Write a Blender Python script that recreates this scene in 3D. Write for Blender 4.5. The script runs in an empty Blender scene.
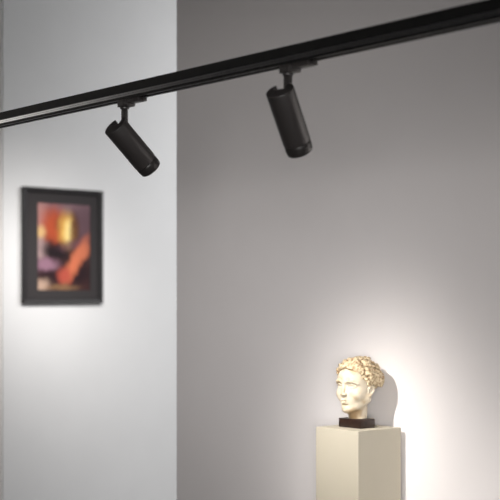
import bpy, bmesh, math, random
import numpy as np
from mathutils import Vector, Matrix

random.seed(4)
SC = bpy.context.scene
COL = SC.collection
H = 1.9            # camera height
F = 1300.0         # focal length in pixels of the 500 px frame
HZ = 303.0         # horizon row


# ----------------------------------------------------------------- helpers
def link(o, parent=None):
    COL.objects.link(o)
    if parent is not None:
        o.parent = parent
    return o


def tag(o, label=None, cat=None, group=None, kind=None):
    if label: o['label'] = label
    if cat: o['category'] = cat
    if group: o['group'] = group
    if kind: o['kind'] = kind
    return o


def empty(name, loc, rz=0.0):
    o = bpy.data.objects.new(name, None)
    o.empty_display_size = 0.05
    o.location = loc
    o.rotation_euler = (0, 0, rz)
    return link(o)


def obj(name, bm, m, parent=None, smooth=False, angle=35):
    me = bpy.data.meshes.new(name)
    bmesh.ops.recalc_face_normals(bm, faces=bm.faces[:])
    if smooth:
        for f in bm.faces: f.smooth = True
        for e in bm.edges:
            if len(e.link_faces) == 2 and e.calc_face_angle(0) > math.radians(angle):
                e.smooth = False
    bm.to_mesh(me); bm.free()
    me.materials.append(m)
    return link(bpy.data.objects.new(name, me), parent)


def add_box(bm, c, s, bev=0.0, mat=None, seg=2):
    r = bmesh.ops.create_cube(bm, size=1.0)
    vs = r['verts']
    for v in vs:
        v.co = Vector((v.co.x * s[0] + c[0], v.co.y * s[1] + c[1], v.co.z * s[2] + c[2]))
    if bev > 0:
        es = list({e for v in vs for e in v.link_edges})
        rr = bmesh.ops.bevel(bm, geom=es, offset=bev, segments=seg, profile=0.5, affect='EDGES')
        vs = list({v for f in rr['faces'] for v in f.verts} | {v for v in vs if v.is_valid})
    if mat is not None:
        bmesh.ops.transform(bm, matrix=mat, verts=vs)
    return vs


def add_lathe(bm, prof, n=72, mat=None):
    """revolve (r, z) points about z; r == 0 closes the end"""
    rings = []
    for r, z in prof:
        if r <= 1e-9:
            rings.append([bm.verts.new((0, 0, z))])
        else:
            rings.append([bm.verts.new((r * math.cos(2 * math.pi * k / n), r * math.sin(2 * math.pi * k / n), z)) for k in range(n)])
    for a, b in zip(rings[:-1], rings[1:]):
        if len(a) == 1 and len(b) == 1: continue
        for k in range(n):
            k2 = (k + 1) % n
            if len(a) == 1: bm.faces.new((a[0], b[k], b[k2]))
            elif len(b) == 1: bm.faces.new((a[k], a[k2], b[0]))
            else: bm.faces.new((a[k], a[k2], b[k2], b[k]))
    vs = [v for r in rings for v in r]
    if mat is not None:
        bmesh.ops.transform(bm, matrix=mat, verts=vs)
    return vs


def fillet(r, z0, z1, b, n=4):
    """closed cylinder profile from z0 to z1 with rounded rims"""
    p = [(0, z0)]
    for i in range(n + 1):
        a = math.pi / 2 * i / n
        p.append((r - b + b * math.sin(a), z0 + b - b * math.cos(a)))
    for i in range(n + 1):
        a = math.pi / 2 * i / n
        p.append((r - b + b * math.cos(a), z1 - b + b * math.sin(a)))
    p.append((0, z1))
    return p


# --------------------------------------------------------------- materials
def mat(name, col, rough=0.5, metal=0.0, spec=0.5, noise=None, bump=None, emit=None):
    m = bpy.data.materials.new(name); m.use_nodes = True
    nt = m.node_tree; b = nt.nodes['Principled BSDF']
    b.inputs['Base Color'].default_value = (*col, 1)
    b.inputs['Roughness'].default_value = rough
    b.inputs['Metallic'].default_value = metal
    b.inputs['Specular IOR Level'].default_value = spec
    tc = nt.nodes.new('ShaderNodeTexCoord')
    if noise:
        scale, col2, lo, hi = noise
        n = nt.nodes.new('ShaderNodeTexNoise'); n.inputs['Scale'].default_value = scale
        n.inputs['Detail'].default_value = 6
        nt.links.new(tc.outputs['Object'], n.inputs['Vector'])
        r = nt.nodes.new('ShaderNodeMapRange')
        r.inputs['From Min'].default_value = lo; r.inputs['From Max'].default_value = hi
        nt.links.new(n.outputs['Fac'], r.inputs['Value'])
        mx = nt.nodes.new('ShaderNodeMix'); mx.data_type = 'RGBA'
        mx.inputs['A'].default_value = (*col, 1); mx.inputs['B'].default_value = (*col2, 1)
        nt.links.new(r.outputs['Result'], mx.inputs['Factor'])
        nt.links.new(mx.outputs['Result'], b.inputs['Base Color'])
    if bump:
        scale, strength = bump
        n2 = nt.nodes.new('ShaderNodeTexNoise'); n2.inputs['Scale'].default_value = scale
        n2.inputs['Detail'].default_value = 4
        nt.links.new(tc.outputs['Object'], n2.inputs['Vector'])
        bp = nt.nodes.new('ShaderNodeBump'); bp.inputs['Strength'].default_value = strength
        bp.inputs['Distance'].default_value = 0.002
        nt.links.new(n2.outputs['Fac'], bp.inputs['Height'])
        nt.links.new(bp.outputs['Normal'], b.inputs['Normal'])
    if emit:
        b.inputs['Emission Color'].default_value = (*emit[0], 1)
        b.inputs['Emission Strength'].default_value = emit[1]
    return m


M = {}
M['wall'] = mat('wall_paint', (0.78, 0.755, 0.75), 0.85, spec=0.2, noise=(3, (0.76, 0.735, 0.73), 0.3, 0.7), bump=(400, 0.05))
M['far_wall'] = mat('far_wall_paint', (0.77, 0.77, 0.77), 0.85, spec=0.2, noise=(3, (0.75, 0.75, 0.75), 0.3, 0.7))
M['side_wall'] = mat('side_wall_paint', (0.76, 0.735, 0.71), 0.85, spec=0.2)
M['floor'] = mat('polished_concrete', (0.24, 0.23, 0.22), 0.5, noise=(2, (0.20, 0.19, 0.18), 0.3, 0.7))
M['ceiling'] = mat('ceiling_paint', (0.5, 0.5, 0.5), 0.9, spec=0.1)
M['track'] = mat('black_anodised', (0.006, 0.006, 0.006), 0.45, spec=0.25)
M['groove'] = mat('satin_groove', (0.46, 0.47, 0.48), 0.2, metal=1.0)
M['lamp'] = mat('black_powder_coat', (0.021, 0.0187, 0.0183), 0.40, spec=0.6, bump=(900, 0.06))
M['lamp_ring'] = mat('black_ring', (0.015, 0.0135, 0.013), 0.34, spec=0.5)
M['lens'] = mat('lamp_lens', (0.9, 0.85, 0.75), 0.2, emit=((1.0, 0.85, 0.66), 12.0))
M['plinth'] = mat('plinth_paint', (0.47, 0.435, 0.35), 0.6, spec=0.3, noise=(5, (0.455, 0.42, 0.335), 0.3, 0.7))
M['base'] = mat('dark_base_stone', (0.012, 0.005, 0.003), 0.4, spec=0.5, noise=(60, (0.03, 0.013, 0.008), 0.4, 0.7))
M['marble'] = mat('aged_marble', (0.66, 0.585, 0.455), 0.5, spec=0.35, noise=(28, (0.50, 0.37, 0.21), 0.47, 0.72))
M['hair'] = mat('aged_marble_hair', (0.66, 0.545, 0.36), 0.55, spec=0.3, noise=(85, (0.22, 0.12, 0.05), 0.46, 0.64))
M['frame'] = mat('charcoal_frame', (0.022, 0.02, 0.021), 0.5, spec=0.3)
M['mat_board'] = mat('charcoal_mount', (0.04, 0.036, 0.037), 0.8, spec=0.2)

# ------------------------------------------------------ plan of the place
U = Vector((-0.636, 0.772, 0.0)).normalized()     # along track and main wall, away to the left
N = Vector((0.772, 0.636, 0.0)).normalized()      # across, towards the main wall
RZ = math.atan2(-U.y, -U.x)                       # local x -> -U (to the right), local y -> N
ZC = 4.8                                          # distance of the plinth's front corner
PL_A, PL_B = 0.232, 0.226                         # plinth footprint
FC = Vector(((358.3 - 250) / F, 1.0, (HZ - 431.3) / F)) * ZC + Vector((0, 0, H))
WALL_D = N.dot(FC) + PL_B + 0.026                 # N.p on the main wall
BACK_D = 9.5                                      # U.p on the picture wall


def pt(a, b, z):
    """a along U, b along N, z above floor"""
    return U * a + N * b + Vector((0, 0, z))


def ray(px, py):
    return Vector(((px - 250) / F, 1.0, (HZ - py) / F))


def hit(px, py, n, d):
    r = ray(px, py)
    p = r * (d / n.dot(r))
    return p + Vector((0, 0, H))


def slab(name, a0, a1, b0, b1, z0, z1, m, kind='structure'):
    """a box laid out on the (U, N) axes"""
    bm = bmesh.new()
    vs = [bm.verts.new(pt(a, b, z)) for z in (z0, z1) for a, b in ((a0, b0), (a1, b0), (a1, b1), (a0, b1))]
    for f in ((0, 1, 2, 3), (4, 5, 6, 7), (0, 1, 5, 4), (1, 2, 6, 5), (2, 3, 7, 6), (3, 0, 4, 7)):
        bm.faces.new([vs[i] for i in f])
    o = obj(name, bm, m)
    o['kind'] = kind
    return o


CEIL = 5.0
edge = hit(176.6, 300, N, WALL_D)                 # free end of the main wall
a_edge = U.dot(edge)
corner = hit(2.6, 300, U, BACK_D)                 # left end of the picture wall
b_corner = N.dot(corner)
slab('floor', -7.0, 14.0, -9.0, 8.0, -0.12, 0.0, M['floor'])
slab('ceiling', -7.0, 14.0, -9.0, 8.0, CEIL, CEIL + 0.12, M['ceiling'])
slab('wall_right', -7.0, a_edge, WALL_D, WALL_D + 0.16, 0.0, CEIL, M['wall'])
slab('wall_back', BACK_D, BACK_D + 0.2, b_corner, 8.0, 0.0, CEIL, M['far_wall'])
slab('wall_left', BACK_D + 0.01, BACK_D + 0.21, -9.0, b_corner + 0.1, 0.0, CEIL, M['side_wall'])

# ------------------------------------------------------------------- track
T0 = Vector((0.099, 3.48, 0)) 
t_a = U.dot(T0); t_b = N.dot(T0)
TRK_TOP = H + 0.683
TRK_BOT = H + 0.635
TW = 0.036                                        # width
track = empty('lighting_track', pt(t_a, t_b, TRK_TOP), RZ)
tag(track, 'long black lighting track running diagonally overhead carrying two spotlights', 'lighting track')
XL, XR = -(BACK_D - t_a), 2.4                     # local x: left end at the picture wall, right end past the frame


def extrude_profile(bm, prof, x0, x1):
    a = [bm.verts.new((x0, y, z)) for y, z in prof]
    b = [bm.verts.new((x1, y, z)) for y, z in prof]
    n = len(prof)
    for i in range(n):
        j = (i + 1) % n
        bm.faces.new((a[i], a[j], b[j], b[i]))
    bm.faces.new(a); bm.faces.new(list(reversed(b)))


hh = TRK_TOP - TRK_BOT
w2 = TW / 2
g0, g1 = -0.0265, -0.041                         # side groove
prof = [(-w2, 0), (w2, 0), (w2, g0), (w2 - .002, g0 - .001), (w2 - .002, g1 + .001), (w2, g1), (w2, -hh), (0.008, -hh), (0.008, -0.012), (-0.008, -0.012),
        (-0.008, -hh), (-w2, -hh), (-w2, g1), (-w2 + .002, g1 + .001), (-w2 + .002, g0 - .001), (-w2, g0)]
bm = bmesh.new(); extrude_profile(bm, prof, XL, XR)
obj('track_body', bm, M['track'], track)
y0 = -w2 + 0.0022
gm = (g0 + g1) / 2


def groove(x0, x1, m, name, label):
    bm = bmesh.new()
    extrude_profile(bm, [(y0, g0 - .001), (y0 - .0012, g0 - .0016), (y0 - .0012, gm + .0006), (y0 - .0004, gm), (y0 - .0012, gm - .0006),
                         (y0 - .0012, g1 + .0016), (y0, g1 + .001)], x0, x1)
    tag(obj(name, bm, m, track), label)


groove(XL, XR, M['groove'], 'groove_reflector', 'reflective grey metal strip added in the side groove of the track')  # strip added to mirror a bright wall as a grey line

# --------------------------------------------------------------- spotlight
R = 0.0385
LEN = 0.190


def boolean_cut(o, cutter):
    md = o.modifiers.new('cut', 'BOOLEAN'); md.object = cutter; md.operation = 'DIFFERENCE'; md.solver = 'EXACT'
    bpy.context.view_layer.update()
    me = bpy.data.meshes.new_from_object(o.evaluated_get(bpy.context.evaluated_depsgraph_get()))
    o.modifiers.clear(); o.data = me
    cm = cutter.data
    bpy.data.objects.remove(cutter); bpy.data.meshes.remove(cm)


PV = (-0.006, 0.027, 0.022)                      # hinge pin inside the slot, in lamp axes


def make_spot(px, rear_px, axis_world, label, zatt, axpx):
    """px = column of the stem; rear_px = (col,row) of rear cap centre; axis = unit vector in the world"""
    r = ray(px, 0); r.z = 0
    p = r * (t_b / N.dot(r))                      # on the track's centre line
    root = empty('track_spotlight', (p.x, p.y, TRK_BOT), RZ)
    tag(root, label, 'spotlight', 'black spotlights on the lighting track')
    inv = Matrix.Rotation(-RZ, 3, 'Z')
    rr = ray(*rear_px)
    # rear cap centre: its distance chosen so the stem is vertical above the pivot
    d = (inv @ Vector(axis_world)).normalized()
    up = Vector((0, 0, 1))
    w = (up - d * up.dot(d)).normalized()         # side of the body that faces up
    # solve depth so that N-offset of (cap + w*0.5R) equals the track's centre line
    aw = Vector(axis_world).normalized()
    ww = (aw * -aw.z + up).normalized()
    k = (t_b - N.dot(ww) * PV[1] - N.dot(aw) * PV[2] - N.dot(ww.cross(aw)) * PV[0]) / N.dot(rr)
    cap = inv @ (rr * k + Vector((0, 0, H)) - Vector((p.x, p.y, TRK_BOT)))
    side = d.cross(w)
    mt = Matrix.Translation(cap) @ Matrix((side, w, d)).transposed().to_4x4()   # local z of lamp = axis, y = up side
    if mt.to_3x3().determinant() < 0:
        side = -side
        mt = Matrix.Translation(cap) @ Matrix((side, w, d)).transposed().to_4x4()
    # body
    bm = bmesh.new()
    add_lathe(bm, fillet(R, 0, 0.160, 0.0025), 96)
    body = obj('body', bm, M['lamp'], root, True)
    cb = bmesh.new(); add_box(cb, (0.006, R * 0.80, 0.013), (0.036, R * 1.3, 0.05))
    boolean_cut(body, obj('cutter', cb, M['lamp'], root))
    body.data.transform(mt)
    # front ring, turned down neck and hollow snoot
    bm = bmesh.new()
    add_lathe(bm, [(0.030, 0.150), (0.0335, 0.150), (0.0335, 0.1605), (0.0362, 0.1615), (0.0372, 0.1635), (0.0372, 0.1825), (0.0362, LEN),
                   (0.0335, LEN), (0.0325, LEN - .002), (0.0305, 0.165), (0.030, 0.150)], 96, mt)
    ring = obj('front_ring', bm, M['lamp_ring'], root, True)
    bm = bmesh.new()
    for k in range(40):                           # knurling ribs round the ring
        a = 2 * math.pi * k / 40
        add_box(bm, (0.0371, 0, 0.173), (0.0012, 0.0022, 0.013), 0.0004, mt @ Matrix.Rotation(a, 4, 'Z'), 1)
    obj('grip_ribs', bm, M['lamp_ring'], ring)
    bm = bmesh.new()
    add_lathe(bm, [(0, 0.1660), (0.012, 0.1664), (0.022, 0.1655), (0.029, 0.163), (0.029, 0.160), (0, 0.160)], 64, mt)
    tag(obj('lens', bm, M['lens'], root, True), 'glowing warm lens inside the front ring')
    # pivot pin inside the slot
    piv = mt @ Vector(PV)
    bm = bmesh.new()
    add_lathe(bm, fillet(0.005, -0.006, 0.018, 0.001, 2), 24,
              mt @ Matrix.Translation(PV) @ Matrix.Rotation(math.pi / 2, 4, 'Y'))
    obj('pivot_pin', bm, M['lamp'], root, True)
    # stem
    top = Vector((0, 0, -0.012))
    bm = bmesh.new()
    sx = piv.x
    add_box(bm, ((sx) * 1.0, piv.y, (piv.z - 0.008 + top.z) / 2), (0.025, 0.011, top.z - piv.z + 0.008), 0.0025)
    obj('stem', bm, M['lamp'], root, True)
    # adapter: deep block over the stem, slimmer tail, tongue into the track
    bm = bmesh.new()
    add_box(bm, (sx + 0.009, 0, -0.0105), (0.052, 0.034, 0.021), 0.002)
    add_box(bm, (sx + 0.063, 0, -0.0065), (0.062, 0.031, 0.013), 0.002)
    add_box(bm, (sx + 0.035, 0, 0.003), (0.10, 0.014, 0.010), 0.001)
    obj('adapter', bm, M['lamp'], root, True)
    bm = bmesh.new()
    add_box(bm, (sx + 0.101, 0, -0.0065), (0.016, 0.012, 0.007), 0.0015)
    add_box(bm, (sx + 0.108, 0, -0.0085), (0.006, 0.016, 0.012), 0.0015)
    obj('locking_lever', bm, M['lamp'], root, True)
    bm = bmesh.new()
    add_lathe(bm, fillet(0.011, -0.004, 0.004, 0.0015), 32, Matrix.Translation((sx + 0.022, -0.019, -0.011)) @ Matrix.Rotation(math.pi / 2, 4, 'X'))
    obj('adjusting_knob', bm, M['lamp'], root, True)
    bm = bmesh.new()
    add_lathe(bm, fillet(0.0145, -0.027, -0.0205, 0.0015), 32, Matrix.Translation((sx, piv.y, 0)))
    obj('swivel_collar', bm, M['lamp'], root, True)
    wm = Matrix.Translation(root.location) @ Matrix.Rotation(RZ, 4, 'Z')
    return wm @ mt


spotR = make_spot(287.3, (279.6, 90.0), (0.30, 0.52, -0.78),
                  'black spotlight right of the wall corner, nearer and steeper of the two', 0, 0)
spotL = make_spot(127.3, (114.7, 125.6), (0.54, 0.50, -0.64),
                  'black spotlight in front of the pale left wall, the more tilted of the two', 0, 0)


def spot_light(name, m, energy, sigma, col, aim, radius=0.02, off=0.0, full=150):
    """a spotlight with a soft bell-shaped beam profile (sigma in degrees)"""
    L = bpy.data.lights.new(name, 'SPOT')
    L.energy = energy; L.spot_size = math.radians(full); L.spot_blend = 0.5; L.color = col; L.shadow_soft_size = radius
    L.use_nodes = True
    nt = L.node_tree
    em = next(n for n in nt.nodes if n.type == 'EMISSION')
    tc = nt.nodes.new('ShaderNodeTexCoord')
    sp = nt.nodes.new('ShaderNodeSeparateXYZ'); nt.links.new(tc.outputs['Normal'], sp.inputs[0])

    def op(kind, a, b=None):
        n = nt.nodes.new('ShaderNodeMath'); n.operation = kind
        for k, v in enumerate((a, b)):
            if v is None: continue
            if isinstance(v, (int, float)): n.inputs[k].default_value = v
            else: nt.links.new(v, n.inputs[k])
        return n.outputs[0]
    ab = op('MINIMUM', op('ABSOLUTE', sp.outputs['Z']), 1.0)
    q = op('DIVIDE', op('ARCCOSINE', ab), math.radians(sigma))
    g = op('EXPONENT', op('MULTIPLY', op('MULTIPLY', q, q), -1.0))
    nt.links.new(g, em.inputs['Strength'])
    o = bpy.data.objects.new(name, L)
    p = m @ Vector((0, 0, off))
    o.matrix_world = Matrix.Translation(p) @ (Vector(aim) - p).to_track_quat('-Z', 'Y').to_matrix().to_4x4()
    return link(o)


WARM = (1.0, 0.945, 0.90)
spot_light('spot_beam_left', spotL, 140, 15.8, WARM, hit(378, 468, N, WALL_D), off=LEN + 0.012)
spot_light('spot_beam_right', spotR, 215, 18.0, WARM, hit(495, 780, N, WALL_D), off=LEN + 0.012)

# ------------------------------------------------------------------ plinth
fc = FC
PL_H = fc.z
aF, bF = U.dot(fc), N.dot(fc)
plc = pt(aF + PL_A / 2, bF + PL_B / 2, 0)
plinth = empty('display_plinth', plc, RZ)
tag(plinth, 'tall square beige plinth standing close to the white wall under the marble head', 'plinth')
bm = bmesh.new(); add_box(bm, (0, 0, PL_H / 2 + 0.01), (PL_A, PL_B, PL_H - 0.02), 0.0015)
obj('plinth_body', bm, M['plinth'], plinth)
bm = bmesh.new(); add_box(bm, (0, 0, 0.01), (PL_A - 0.02, PL_B - 0.02, 0.0199))
obj('recessed_foot', bm, M['plinth'], plinth)

# -------------------------------------------------------------------- bust
bf = ray(361.0, 429.0)                            # front bottom corner of the dark base
bfp = bf * ((PL_H - H) / bf.z)
BA, BB, BH = 0.122, 0.074, 0.034
baseC = pt(U.dot(bfp) + BA / 2, N.dot(bfp) + BB / 2, PL_H)
bust = empty('bust', baseC, RZ)
tag(bust, 'cream marble head of a woman with wavy hair on a dark block, upon the plinth', 'bust')
bm = bmesh.new()
add_box(bm, (0, 0, BH / 2), (BA, BB, BH), 0.0018)
bs = obj('base_block', bm, M['base'], bust, True)
tag(bs, 'dark brown polished stone block')

# signed distance modelling of the head (units ~ cm of a life-size head)
VOX = 0.15
LO = np.array([-11.2, -14.6, -14.6]); HI = np.array([11.2, 12.0, 13.4])
DIM = np.ceil((HI - LO) / VOX).astype(int) + 1
gx = (LO[0] + VOX * np.arange(DIM[0]))[:, None, None].astype(np.float32)
gy = (LO[1] + VOX * np.arange(DIM[1]))[None, :, None].astype(np.float32)
gz = (LO[2] + VOX * np.arange(DIM[2]))[None, None, :].astype(np.float32)


def ell(c, r):
    k0 = np.sqrt(((gx - c[0]) / r[0]) ** 2 + ((gy - c[1]) / r[1]) ** 2 + ((gz - c[2]) / r[2]) ** 2)
    return (k0 - 1.0) * min(r) * (1 + 0 * k0)


def smin(a, b, k):
    h = np.clip(0.5 + 0.5 * (b - a) / k, 0, 1)
    return b * (1 - h) + a * h - k * h * (1 - h)


def smax(a, b, k):
    return -smin(-a, -b, k)


def local(fld, lo, hi):
    i0 = np.clip(((np.array(lo) - LO) / VOX).astype(int), 0, DIM - 1)
    i1 = np.clip(((np.array(hi) - LO) / VOX).astype(int) + 2, 1, DIM)
    return tuple(slice(int(a), int(b)) for a, b in zip(i0, i1))


def cone_seg(fld, a, b, ra, rb, k=0.3, sub=False):
    """blend a tapered capsule into (or out of) the field, in place"""
    a = np.array(a, float); b = np.array(b, float)
    pad = max(ra, rb) + k * 1.5 + 0.6
    s = local(fld, np.minimum(a, b) - pad, np.maximum(a, b) + pad)
    X = gx[s[0]]; Y = gy[:, s[1]]; Z = gz[:, :, s[2]]
    d = b - a; L2 = float(d @ d) + 1e-9
    t = np.clip(((X - a[0]) * d[0] + (Y - a[1]) * d[1] + (Z - a[2]) * d[2]) / L2, 0, 1)
    q = np.sqrt((X - a[0] - t * d[0]) ** 2 + (Y - a[1] - t * d[1]) ** 2 + (Z - a[2] - t * d[2]) ** 2) - (ra + (rb - ra) * t)
    fld[s] = smax(fld[s], -q, k) if sub else smin(fld[s], q, k)


def chain(fld, pts, rads, k=0.3, sub=False):
    for i in range(len(pts) - 1):
        cone_seg(fld, pts[i], pts[i + 1], rads[i], rads[i + 1], k, sub)


def blob(fld, c, r, k=0.5, sub=False):
    c = np.array(c, float); r = np.array(r, float)
    pad = r + k * 1.5 + 0.6
    s = local(fld, c - pad, c + pad)
    X = gx[s[0]]; Y = gy[:, s[1]]; Z = gz[:, :, s[2]]
    q = (np.sqrt(((X - c[0]) / r[0]) ** 2 + ((Y - c[1]) / r[1]) ** 2 + ((Z - c[2]) / r[2]) ** 2) - 1) * r.min()
    fld[s] = smax(fld[s], -q, k) if sub else smin(fld[s], q, k)


def surface_nets(fld):
    s = fld < 0
    n = np.array(fld.shape) - 1
    cnt = np.zeros(n, np.int16); acc = np.zeros((*n, 3), np.float32)
    corners = [(i, j, k) for i in (0, 1) for j in (0, 1) for k in (0, 1)]
    sub = lambda A, c: A[c[0]:c[0] + n[0], c[1]:c[1] + n[1], c[2]:c[2] + n[2]]
    for c in corners:
        for ax in range(3):
            if c[ax] == 0:
                e = list(c); e[ax] = 1
                A, B = sub(fld, c), sub(fld, e)
                m = sub(s, c) != sub(s, e)
                t = np.where(m, A / np.where(m, A - B, 1), 0)
                cnt += m
                for q in range(3):
                    acc[..., q] += np.where(m, c[q] + (t if q == ax else 0), 0)
    act = cnt > 0
    idx = -np.ones(n, np.int64); idx[act] = np.arange(act.sum())
    cell = np.argwhere(act)
    V = (cell + acc[act] / cnt[act][:, None]) * VOX + LO
    faces = []
    for ax in range(3):
        b, c = [(1, 2), (2, 0), (0, 1)][ax]
        a0 = [slice(1, -1)] * 3; a0[ax] = slice(0, -1)
        a1 = [slice(1, -1)] * 3; a1[ax] = slice(1, None)
        A = s[tuple(a0)]; B = s[tuple(a1)]
        w = np.argwhere(A != B)
        if len(w) == 0: continue
        fl = A[tuple(w.T)]
        base = w + 1; base[:, ax] -= 1
        def I(db, dc):
            p = base.copy(); p[:, b] += db; p[:, c] += dc
            return idx[tuple(p.T)]
        q = np.stack([I(-1, -1), I(0, -1), I(0, 0), I(-1, 0)], 1)
        q[~fl] = q[~fl][:, ::-1]
        faces.append(q)
    return V, np.concatenate(faces)


def mesh_from(name, fld, m, parent, scale, off, rz):
    V, Fc = surface_nets(fld)
    V = (V + np.array(off)) * scale
    c, s_ = math.cos(rz), math.sin(rz)
    V = np.stack([V[:, 0] * c - V[:, 1] * s_, V[:, 0] * s_ + V[:, 1] * c, V[:, 2]], 1)
    me = bpy.data.meshes.new(name)
    me.from_pydata(V.tolist(), [], Fc.tolist())
    me.polygons.foreach_set('use_smooth', [True] * len(me.polygons))
    me.materials.append(m); me.update()
    return link(bpy.data.objects.new(name, me), parent)


# ---- face, skull, neck
f = ell((0, -1.0, 2.6), (7.1, 8.6, 7.9))
f = smin(f, ell((0, 2.0, -2.6), (6.5, 6.4, 8.2)), 2.0)
f = smin(f, ell((0, 4.4, 3.0), (5.7, 3.9, 4.6)), 1.5)
for sg in (-1, 1):
    cone_seg(f, (sg * 1.2, 5.6, -9.4), (sg * 5.2, 0.2, -5.4), 1.55, 1.9, 2.0)
    blob(f, (sg * 3.5, 4.9, -3.4), (2.9, 2.7, 2.8), 1.2)
blob(f, (0, 6.3, -9.3), (2.0, 1.9, 1.8), 1.4)
blob(f, (0, 6.2, -6.0), (3.0, 2.2, 2.6), 1.2)
cone_seg(f, (0, -0.6, -5.0), (0, -0.3, -15.4), 4.0, 3.9, 1.0)
for sg in (-1, 1):                                # eyes
    blob(f, (sg * 2.95, 8.7, 0.2), (1.9, 1.9, 1.15), 0.9, True)
    chain(f, [(sg * 0.9, 8.5, 1.6), (sg * 2.6, 8.5, 2.15), (sg * 4.3, 7.6, 1.9), (sg * 5.5, 6.2, 1.0)], [0.4, 0.45, 0.42, 0.4], 0.8)
    blob(f, (sg * 3.0, 6.1, 0.1), (1.45, 1.45, 1.2), 0.2)
    up_l = [(sg * 1.45, 7.3, -0.15), (sg * 2.2, 7.75, 0.55), (sg * 3.2, 7.75, 0.75), (sg * 4.2, 7.2, 0.45), (sg * 4.8, 6.5, -0.15)]
    chain(f, up_l, [0.2, 0.3, 0.33, 0.3, 0.2], 0.15)
    lo_l = [(sg * 1.45, 7.3, -0.2), (sg * 2.3, 7.55, -0.75), (sg * 3.2, 7.5, -0.9), (sg * 4.2, 7.0, -0.65), (sg * 4.8, 6.5, -0.2)]
    chain(f, lo_l, [0.18, 0.25, 0.27, 0.24, 0.18], 0.2)
cone_seg(f, (0, 8.1, 2.4), (0, 9.35, -2.9), 0.62, 0.72, 0.8)      # straight nose
blob(f, (0, 9.3, -3.15), (0.8, 0.9, 0.7), 0.5)
for sg in (-1, 1):
    blob(f, (sg * 0.92, 8.85, -3.4), (0.6, 0.9, 0.6), 0.4)
    cone_seg(f, (sg * 0.5, 9.4, -4.3), (sg * 0.6, 9.1, -3.4), 0.38, 0.25, 0.2, True)
chain(f, [(-1.8, 7.7, -6.05), (-0.8, 8.6, -5.65), (0, 8.65, -5.8), (0.8, 8.6, -5.65), (1.8, 7.7, -6.05)], [0.2, 0.48, 0.4, 0.48, 0.2], 0.3)
chain(f, [(-1.5, 7.8, -6.5), (-0.6, 8.45, -6.85), (0.6, 8.45, -6.85), (1.5, 7.8, -6.5)], [0.25, 0.55, 0.55, 0.25], 0.35)
chain(f, [(-1.9, 8.0, -6.15), (0, 9.2, -6.25), (1.9, 8.0, -6.15)], [0.15, 0.2, 0.15], 0.15, True)
blob(f, (0, 8.5, -7.8), (1.6, 0.7, 0.4), 0.5, True)
for sg in (-1, 1):                                # ears
    ear = [(sg * 6.4, 0.6, -3.2), (sg * 6.9, 0.8, -1.2), (sg * 7.2, -0.4, 0.2), (sg * 7.5, -1.7, -0.6), (sg * 7.3, -1.6, -2.2), (sg * 6.8, -0.6, -3.6), (sg * 6.4, 0.2, -4.2)]
    chain(f, ear, [0.4, 0.4, 0.45, 0.5, 0.5, 0.55, 0.7], 0.25)
    blob(f, (sg * 6.5, -0.4, -1.8), (0.6, 1.2, 1.6), 0.3)
f = np.maximum(f, -(gz + 13.8))                   # cut of the neck, flat on the block

# ---- hair
nrm = np.array([0, 0.776, -0.631]); C0 = 0.45
SHC = np.array([0, -1.8, 3.4]); SHR = np.array([7.5, 9.8, 7.1])
h = ell(SHC, SHR)
h = smax(h, gy * nrm[1] + gz * nrm[2] - C0, 0.8)
h = np.maximum(h, -(gz + 6.5))
h = h.astype(np.float32)


def shell_point(c, th, lift):
    """point on the hair shell: plane nrm.p = c, angle th from the crown (0) down the side to the nape (pi)"""
    v = np.array([0, 0.631, 0.776])               # 'up' inside the plane
    e1 = np.array([1.0, 0, 0])
    # plane point nearest the shell centre
    o = SHC + nrm * (c - nrm @ SHC)
    dr = math.cos(th) * v + math.sin(th) * e1
    A = ((dr / SHR) ** 2).sum(); B = 2 * ((o - SHC) * dr / SHR ** 2).sum(); Cc = (((o - SHC) / SHR) ** 2).sum() - 1
    disc = max(B * B - 4 * A * Cc, 0)
    t = (-B + math.sqrt(disc)) / (2 * A)
    return o + dr * (t + lift)


rng = random.Random(11)


def lock(path, rads, sg, k=0.02):
    chain(h, [(sg * p[0], p[1], p[2]) for p in path], rads, k)


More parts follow.
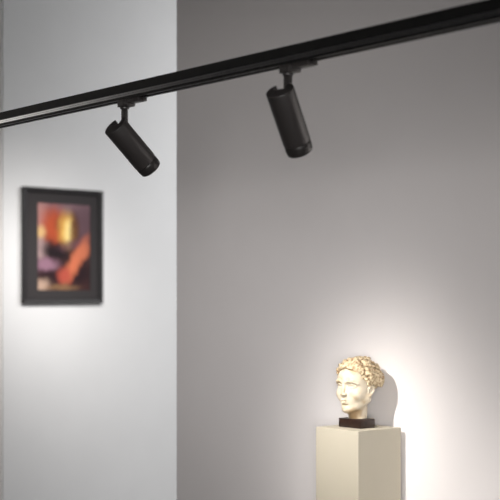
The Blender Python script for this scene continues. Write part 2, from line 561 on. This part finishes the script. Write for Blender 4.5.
for sg in (-1, 1):
    # wavy locks swept from the hairline and the parting to the back
    n = 9
    for q in range(n):
        th0 = 0.10 + 1.52 * q / (n - 1)
        ph = q * 1.9 + rng.uniform(-.4, .4)
        nw = rng.uniform(2.3, 2.9)
        rad = rng.uniform(0.85, 1.0)
        path, rads = [], []
        K = 46
        for i in range(K + 1):
            t = i / K
            c = 0.5 - 11.4 * t
            sw = math.sin(2 * math.pi * nw * t + ph)
            th = th0 * (1 + 0.55 * t) + 0.10 * sw * min(1, t * 6)
            lift = 0.55 + 0.5 * max(0, 1 - 1.6 * t) * (1 - q / n) + 0.45 * math.sin(2 * math.pi * nw * t + ph + 1.3) + 0.35 * math.sin(math.pi * t)
            path.append(shell_point(c, th, lift))
            rads.append(rad * (0.7 + 0.3 * math.sin(math.pi * min(1, t * 1.4 + 0.1))) * (1 - 0.35 * t * t))
        lock(path, rads, sg)
        # finer strand on the crest of the lock
        p2 = [shell_point(0.5 - 11.4 * (i / K), th0 * (1 + 0.55 * i / K) + 0.05 + 0.12 * math.sin(2 * math.pi * nw * i / K + ph + 0.5), 1.35 + 0.4 * math.sin(2 * math.pi * nw * i / K + ph + 1.3)) for i in range(2, K - 6)]
        lock(p2, [0.34] * len(p2), sg, 0.05)
    # locks of the nape behind the ear
    for q in range(6):
        path = [shell_point(-4.2 - 1.0 * q - 0.8 * t - 0.2 * math.sin(9 * t + q), 1.9 + 0.06 * q + 0.95 * t, 0.15 - 0.5 * t + 0.15 * math.sin(11 * t + 2 * q)) for t in [i / 15 for i in range(16)]]
        lock(path, [0.8 - 0.3 * i / 15 for i in range(16)], sg)
    # rolled front locks that frame the face
    for c1, r1, ph in ((0.45, 0.85, 0.0), (-0.8, 0.95, 2.0)):
        path, rads = [], []
        for i in range(40):
            t = i / 39
            th = 0.02 + 1.72 * t
            path.append(shell_point(c1 - 1.2 * t * t + 0.3 * math.sin(15 * t + ph), th, 1.15 - 0.7 * t + 0.3 * math.sin(15 * t + ph + 1.5)))
            rads.append(r1 * (0.8 + 0.25 * math.sin(9 * t + ph)))
        lock(path, rads, sg)
    # loose curls over the temple, ear and back
    for cq, thq, rq in ((-1.2, 1.45, 1.3), (-3.6, 1.75, 1.5), (-6.2, 1.7, 1.4),
                        (-8.3, 1.3, 1.5), (-5.4, 0.75, 1.4), (-6.0, 2.2, 1.4), (-8.6, 2.3, 1.3), (-9.6, 0.6, 1.1)):
        a0 = rng.uniform(0, 6.28); dr = rng.choice((-1, 1))
        path, rads = [], []
        for i in range(17):
            a = a0 + dr * i * 0.48
            rr_ = rq * (1 - i / 20)
            path.append(shell_point(cq + rr_ * math.cos(a), thq + rr_ * math.sin(a) / 8.0, 1.5 + 0.01 * i)); rads.append(0.58 - 0.012 * i)
        lock(path, rads, sg)
    # small knot of hair high on the crown
    for q in range(2):
        path = []
        for i in range(12):
            a = i / 11 * math.pi
            path.append(np.array([0.3 + (1.3 + 0.9 * q) * math.sin(a), -3.2 - 1.2 * q + 1.6 * math.cos(a), 10.9 + 0.55 * math.sin(a) - 0.3 * q]))
        lock(path, [0.65] * 12, sg, 0.15)
HS = 0.2065 / 22.6
HEAD_RZ = math.radians(180 + 6)   # local +y of the head -> away from the wall
off = (0, 0, 13.8)
hx, hy = 0.0, 0.002
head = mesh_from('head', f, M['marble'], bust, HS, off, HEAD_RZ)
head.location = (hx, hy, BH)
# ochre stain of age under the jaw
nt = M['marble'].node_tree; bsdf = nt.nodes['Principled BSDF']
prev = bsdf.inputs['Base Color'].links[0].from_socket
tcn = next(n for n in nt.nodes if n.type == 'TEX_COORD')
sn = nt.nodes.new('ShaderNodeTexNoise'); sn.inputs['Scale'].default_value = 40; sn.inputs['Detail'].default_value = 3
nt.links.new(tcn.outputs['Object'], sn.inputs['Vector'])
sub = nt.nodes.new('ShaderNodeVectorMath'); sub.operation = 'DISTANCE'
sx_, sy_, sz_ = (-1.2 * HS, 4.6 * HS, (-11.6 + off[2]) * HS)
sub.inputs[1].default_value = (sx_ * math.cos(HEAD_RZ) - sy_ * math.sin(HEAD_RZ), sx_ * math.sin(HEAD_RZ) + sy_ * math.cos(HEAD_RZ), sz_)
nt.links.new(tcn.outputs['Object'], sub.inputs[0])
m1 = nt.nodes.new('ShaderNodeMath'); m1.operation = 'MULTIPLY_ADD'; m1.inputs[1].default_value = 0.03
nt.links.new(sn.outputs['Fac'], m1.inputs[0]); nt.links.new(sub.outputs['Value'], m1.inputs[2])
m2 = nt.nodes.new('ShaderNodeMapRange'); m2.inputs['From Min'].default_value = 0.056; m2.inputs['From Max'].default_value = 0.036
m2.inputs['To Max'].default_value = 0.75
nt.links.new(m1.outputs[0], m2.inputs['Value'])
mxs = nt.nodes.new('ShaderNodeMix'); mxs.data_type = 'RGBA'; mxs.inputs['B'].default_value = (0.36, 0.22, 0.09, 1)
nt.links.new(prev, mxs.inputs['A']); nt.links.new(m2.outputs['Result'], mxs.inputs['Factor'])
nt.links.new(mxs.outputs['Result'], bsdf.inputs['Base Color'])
hair = mesh_from('hair', h, M['hair'], bust, HS, off, HEAD_RZ)
hair.location = (hx, hy, BH)
tag(hair, 'wavy carved hair with tan patina')

# ---------------------------------------------------------- framed picture
tl = hit(22.0, 185.5, U, BACK_D - 0.02); br = hit(102.3, 303.5, U, BACK_D - 0.02)
PW = abs(N.dot(br) - N.dot(tl)); PH = 0.968
pc = pt(BACK_D - 0.001, (N.dot(br) + N.dot(tl)) / 2, H - 0.003 + PH / 2)
# local x -> N (to the right along the picture wall), local y -> U (into the wall)
pic = empty('framed_picture', pc, math.atan2(N.y, N.x))
tag(pic, 'dark framed picture with a small orange and brown print on the pale left wall', 'picture')
fw = 0.045
bm = bmesh.new()
oh, ow = PH / 2, PW / 2
pr = [(0, 0), (0, -0.034), (0.006, -0.04), (0.03, -0.036), (fw, -0.024), (fw, 0)]
ringv = []
for sx, sz in ((-1, -1), (1, -1), (1, 1), (-1, 1)):
    ringv.append([bm.verts.new((sx * (ow - i), y, sz * (oh - i))) for i, y in pr])
for k in range(4):
    a, b = ringv[k], ringv[(k + 1) % 4]
    for i in range(len(pr)):
        j = (i + 1) % len(pr)
        bm.faces.new((a[i], b[i], b[j], a[j]))
obj('frame', bm, M['frame'], pic)
# the print's own window inside the mount
u0, u1 = (37.5 - 22.0) / 80.3, (90.0 - 22.0) / 80.3
v0, v1 = (202 - 186.5) / 117.5, (290.5 - 186.5) / 117.5
ax0, ax1 = -ow + u0 * PW, -ow + u1 * PW
az1, az0 = oh - v0 * PH, oh - v1 * PH
bm = bmesh.new()
ys = -0.016
o4 = [(-ow + fw, -oh + fw), (ow - fw, -oh + fw), (ow - fw, oh - fw), (-ow + fw, oh - fw)]
i4 = [(ax0, az0), (ax1, az0), (ax1, az1), (ax0, az1)]
layers = []
for q, y in ((o4, ys), (i4, ys), (i4, ys + 0.004), (o4, ys + 0.004)):
    layers.append([bm.verts.new((x, y, z)) for x, z in q])
for A, B in zip(layers, layers[1:] + layers[:1]):
    for k in range(4):
        bm.faces.new((A[k], A[(k + 1) % 4], B[(k + 1) % 4], B[k]))
obj('mount_board', bm, M['mat_board'], pic)


def print_material():
    m = bpy.data.materials.new('print_colours'); m.use_nodes = True
    nt = m.node_tree; b = nt.nodes['Principled BSDF']; b.inputs['Roughness'].default_value = 0.6
    b.inputs['Specular IOR Level'].default_value = 0.2
    tc = nt.nodes.new('ShaderNodeTexCoord')
    nz = nt.nodes.new('ShaderNodeTexNoise'); nz.inputs['Scale'].default_value = 9
    nt.links.new(tc.outputs['Generated'], nz.inputs['Vector'])
    wp = nt.nodes.new('ShaderNodeVectorMath'); wp.operation = 'MULTIPLY_ADD'
    wp.inputs[1].default_value = (0.10, 0, 0.08); wp.inputs[2].default_value = (-0.05, 0, -0.04)
    nt.links.new(nz.outputs['Color'], wp.inputs[0])
    ad = nt.nodes.new('ShaderNodeVectorMath'); ad.operation = 'ADD'
    nt.links.new(tc.outputs['Generated'], ad.inputs[0]); nt.links.new(wp.outputs[0], ad.inputs[1])
    lin = lambda c: tuple(((v / 255) / 12.92 if v / 255 <= .04045 else ((v / 255 + .055) / 1.055) ** 2.4) for v in c)
    cur = None
    blobs = [  # u, v(from top), ru, rv, rot deg, colour, strength
        (.50, .50, 9, 9, 0, (58, 32, 32), 1.0),
        (.50, .02, .75, .13, 0, (128, 100, 106), .9),
        (.88, .20, .20, .30, 0, (98, 72, 80), .85),
        (.03, .15, .16, .26, 0, (176, 128, 122), .9),
        (.30, .26, .25, .22, 0, (178, 76, 42), .95),
        (.42, .25, .10, .10, 0, (120, 48, 28), .8),
        (.56, .30, .17, .20, 0, (222, 172, 84), 1.0),
        (.58, .33, .08, .15, 0, (240, 214, 140), 1.0),
        (.04, .34, .12, .08, 0, (214, 176, 120), .9),
        (.70, .28, .09, .20, 0, (70, 24, 20), .8),
        (.04, .53, .15, .12, 0, (186, 158, 156), .9),
        (.34, .56, .30, .10, 8, (26, 12, 18), 1.0),
        (.16, .71, .24, .08, 0, (150, 112, 130), .9),
        (.70, .47, .30, .06, -8, (96, 62, 72), .8),
        (.80, .80, .28, .13, 0, (34, 14, 20), .95),
        (.22, .84, .24, .07, 0, (40, 18, 24), .95),
        (.72, .66, .36, .10, -48, (204, 112, 78), 1.0),
        (.86, .56, .16, .08, -20, (196, 110, 78), .95),
        (.50, .83, .13, .09, 0, (176, 78, 62), .95),
        (.08, .95, .16, .08, 0, (190, 160, 140), .9),
        (.46, .97, .30, .04, 0, (132, 100, 70), .8),
    ]
    for u, v, ru, rv, rot, colr, st in blobs:
        mp = nt.nodes.new('ShaderNodeMapping'); mp.vector_type = 'TEXTURE'
        mp.inputs['Location'].default_value = (u, 0.5, 1 - v)
        mp.inputs['Rotation'].default_value = (0, math.radians(rot), 0)
        mp.inputs['Scale'].default_value = (ru, 100, rv)
        nt.links.new(ad.outputs[0], mp.inputs['Vector'])
        ln = nt.nodes.new('ShaderNodeVectorMath'); ln.operation = 'LENGTH'
        nt.links.new(mp.outputs[0], ln.inputs[0])
        mr = nt.nodes.new('ShaderNodeMapRange'); mr.interpolation_type = 'SMOOTHSTEP'
        mr.inputs['From Min'].default_value = 1.5; mr.inputs['From Max'].default_value = 0.3
        mr.inputs['To Max'].default_value = st
        nt.links.new(ln.outputs['Value'], mr.inputs['Value'])
        mx = nt.nodes.new('ShaderNodeMix'); mx.data_type = 'RGBA'
        mx.inputs['B'].default_value = (*lin(colr), 1)
        if cur is None: mx.inputs['A'].default_value = (*lin((58, 32, 32)), 1)
        else: nt.links.new(cur, mx.inputs['A'])
        nt.links.new(mr.outputs['Result'], mx.inputs['Factor'])
        cur = mx.outputs['Result']
    nt.links.new(cur, b.inputs['Base Color'])
    return m


bm = bmesh.new()
add_box(bm, ((ax0 + ax1) / 2, -0.009, (az0 + az1) / 2), (ax1 - ax0, 0.006, az1 - az0))
tag(obj('print', bm, print_material(), pic), 'colour print of orange and yellow shapes on dark brown')

# ---------------------------------------------------------------- lighting
pm = Matrix.Translation(pt(7.2, N.dot(pc) - 0.9, H + 2.0))
spot_light('picture_beam', pm, 450, 14.5, (1.0, 0.965, 0.935), hit(40, 298, U, BACK_D), radius=0.05)


def area(name, loc, target, sx, sy, energy, col=(1, 1, 1)):
    L = bpy.data.lights.new(name, 'AREA'); L.shape = 'RECTANGLE'; L.size = sx; L.size_y = sy; L.energy = energy; L.color = col
    o = bpy.data.objects.new(name, L)
    o.matrix_world = Matrix.Translation(loc) @ (Vector(target) - Vector(loc)).to_track_quat('-Z', 'Y').to_matrix().to_4x4()
    return link(o)


# unseen area light brightening the picture wall from the right, then added fill lights
area('back_room_light', pt(5.735, 8.93, H + 2.05), pt(BACK_D, 9.96, H - 1.4), 1.2, 1.2, 232, (0.985, 0.99, 1.0))
fill_at = Matrix.Translation(Vector((-0.1, -0.6, H + 0.1)))
spot_light('wall_fill', fill_at, 1480, 9.7, (1.0, 0.965, 0.95), hit(254, 311, N, WALL_D), radius=0.9)  # added soft fill next to the camera, lifts the main wall
beam = Matrix.Translation(pt(1.6, 2.2, H + 0.6))
spot_light('highlight_beam', beam, 340, 17, WARM, pt(1.9, WALL_D, H + 0.3), radius=0.03)  # added unseen beam; its wall pool reflects as the lamp bodies' highlight
glint_at = Matrix.Translation(pt(7.2, -0.4, H + 2.2))
spot_light('groove_glint_beam', glint_at, 650, 14, (1.0, 0.965, 0.935), pt(BACK_D, -0.5, H + 1.55), radius=0.05)  # added unseen beam; lights the wall mirrored in the track groove
area('front_fill_light', Vector((2.3, -1.2, H)), Vector((0.1, 3.6, H + 0.6)), 0.9, 2.2, 14, (1.0, 0.98, 0.97))  # added fill from the right for lamp bodies and plinth side, no window
w = bpy.data.worlds.new('World'); SC.world = w; w.use_nodes = True
w.node_tree.nodes['Background'].inputs['Color'].default_value = (0.98, 0.98, 1.0, 1)
w.node_tree.nodes['Background'].inputs['Strength'].default_value = 0.06

# ------------------------------------------------------------------ camera
cam = bpy.data.cameras.new('camera'); co = link(bpy.data.objects.new('camera', cam))
co.location = (0, 0, H); co.rotation_euler = (math.pi / 2, 0, 0)
cam.sensor_width = 36; cam.lens = 36 * F / 500
cam.shift_y = (HZ - 250) / 500
cam.clip_start = 0.05
cam.dof.use_dof = True
cam.dof.focus_distance = 4.45
AP = 0.0265                                        # aperture diameter in metres
cam.dof.aperture_fstop = (cam.lens / 1000) / AP
SC.camera = co
SC.view_settings.view_transform = 'Standard'
SC.view_settings.look = 'None'
SC.view_settings.gamma = 1
SC.view_settings.exposure = 0
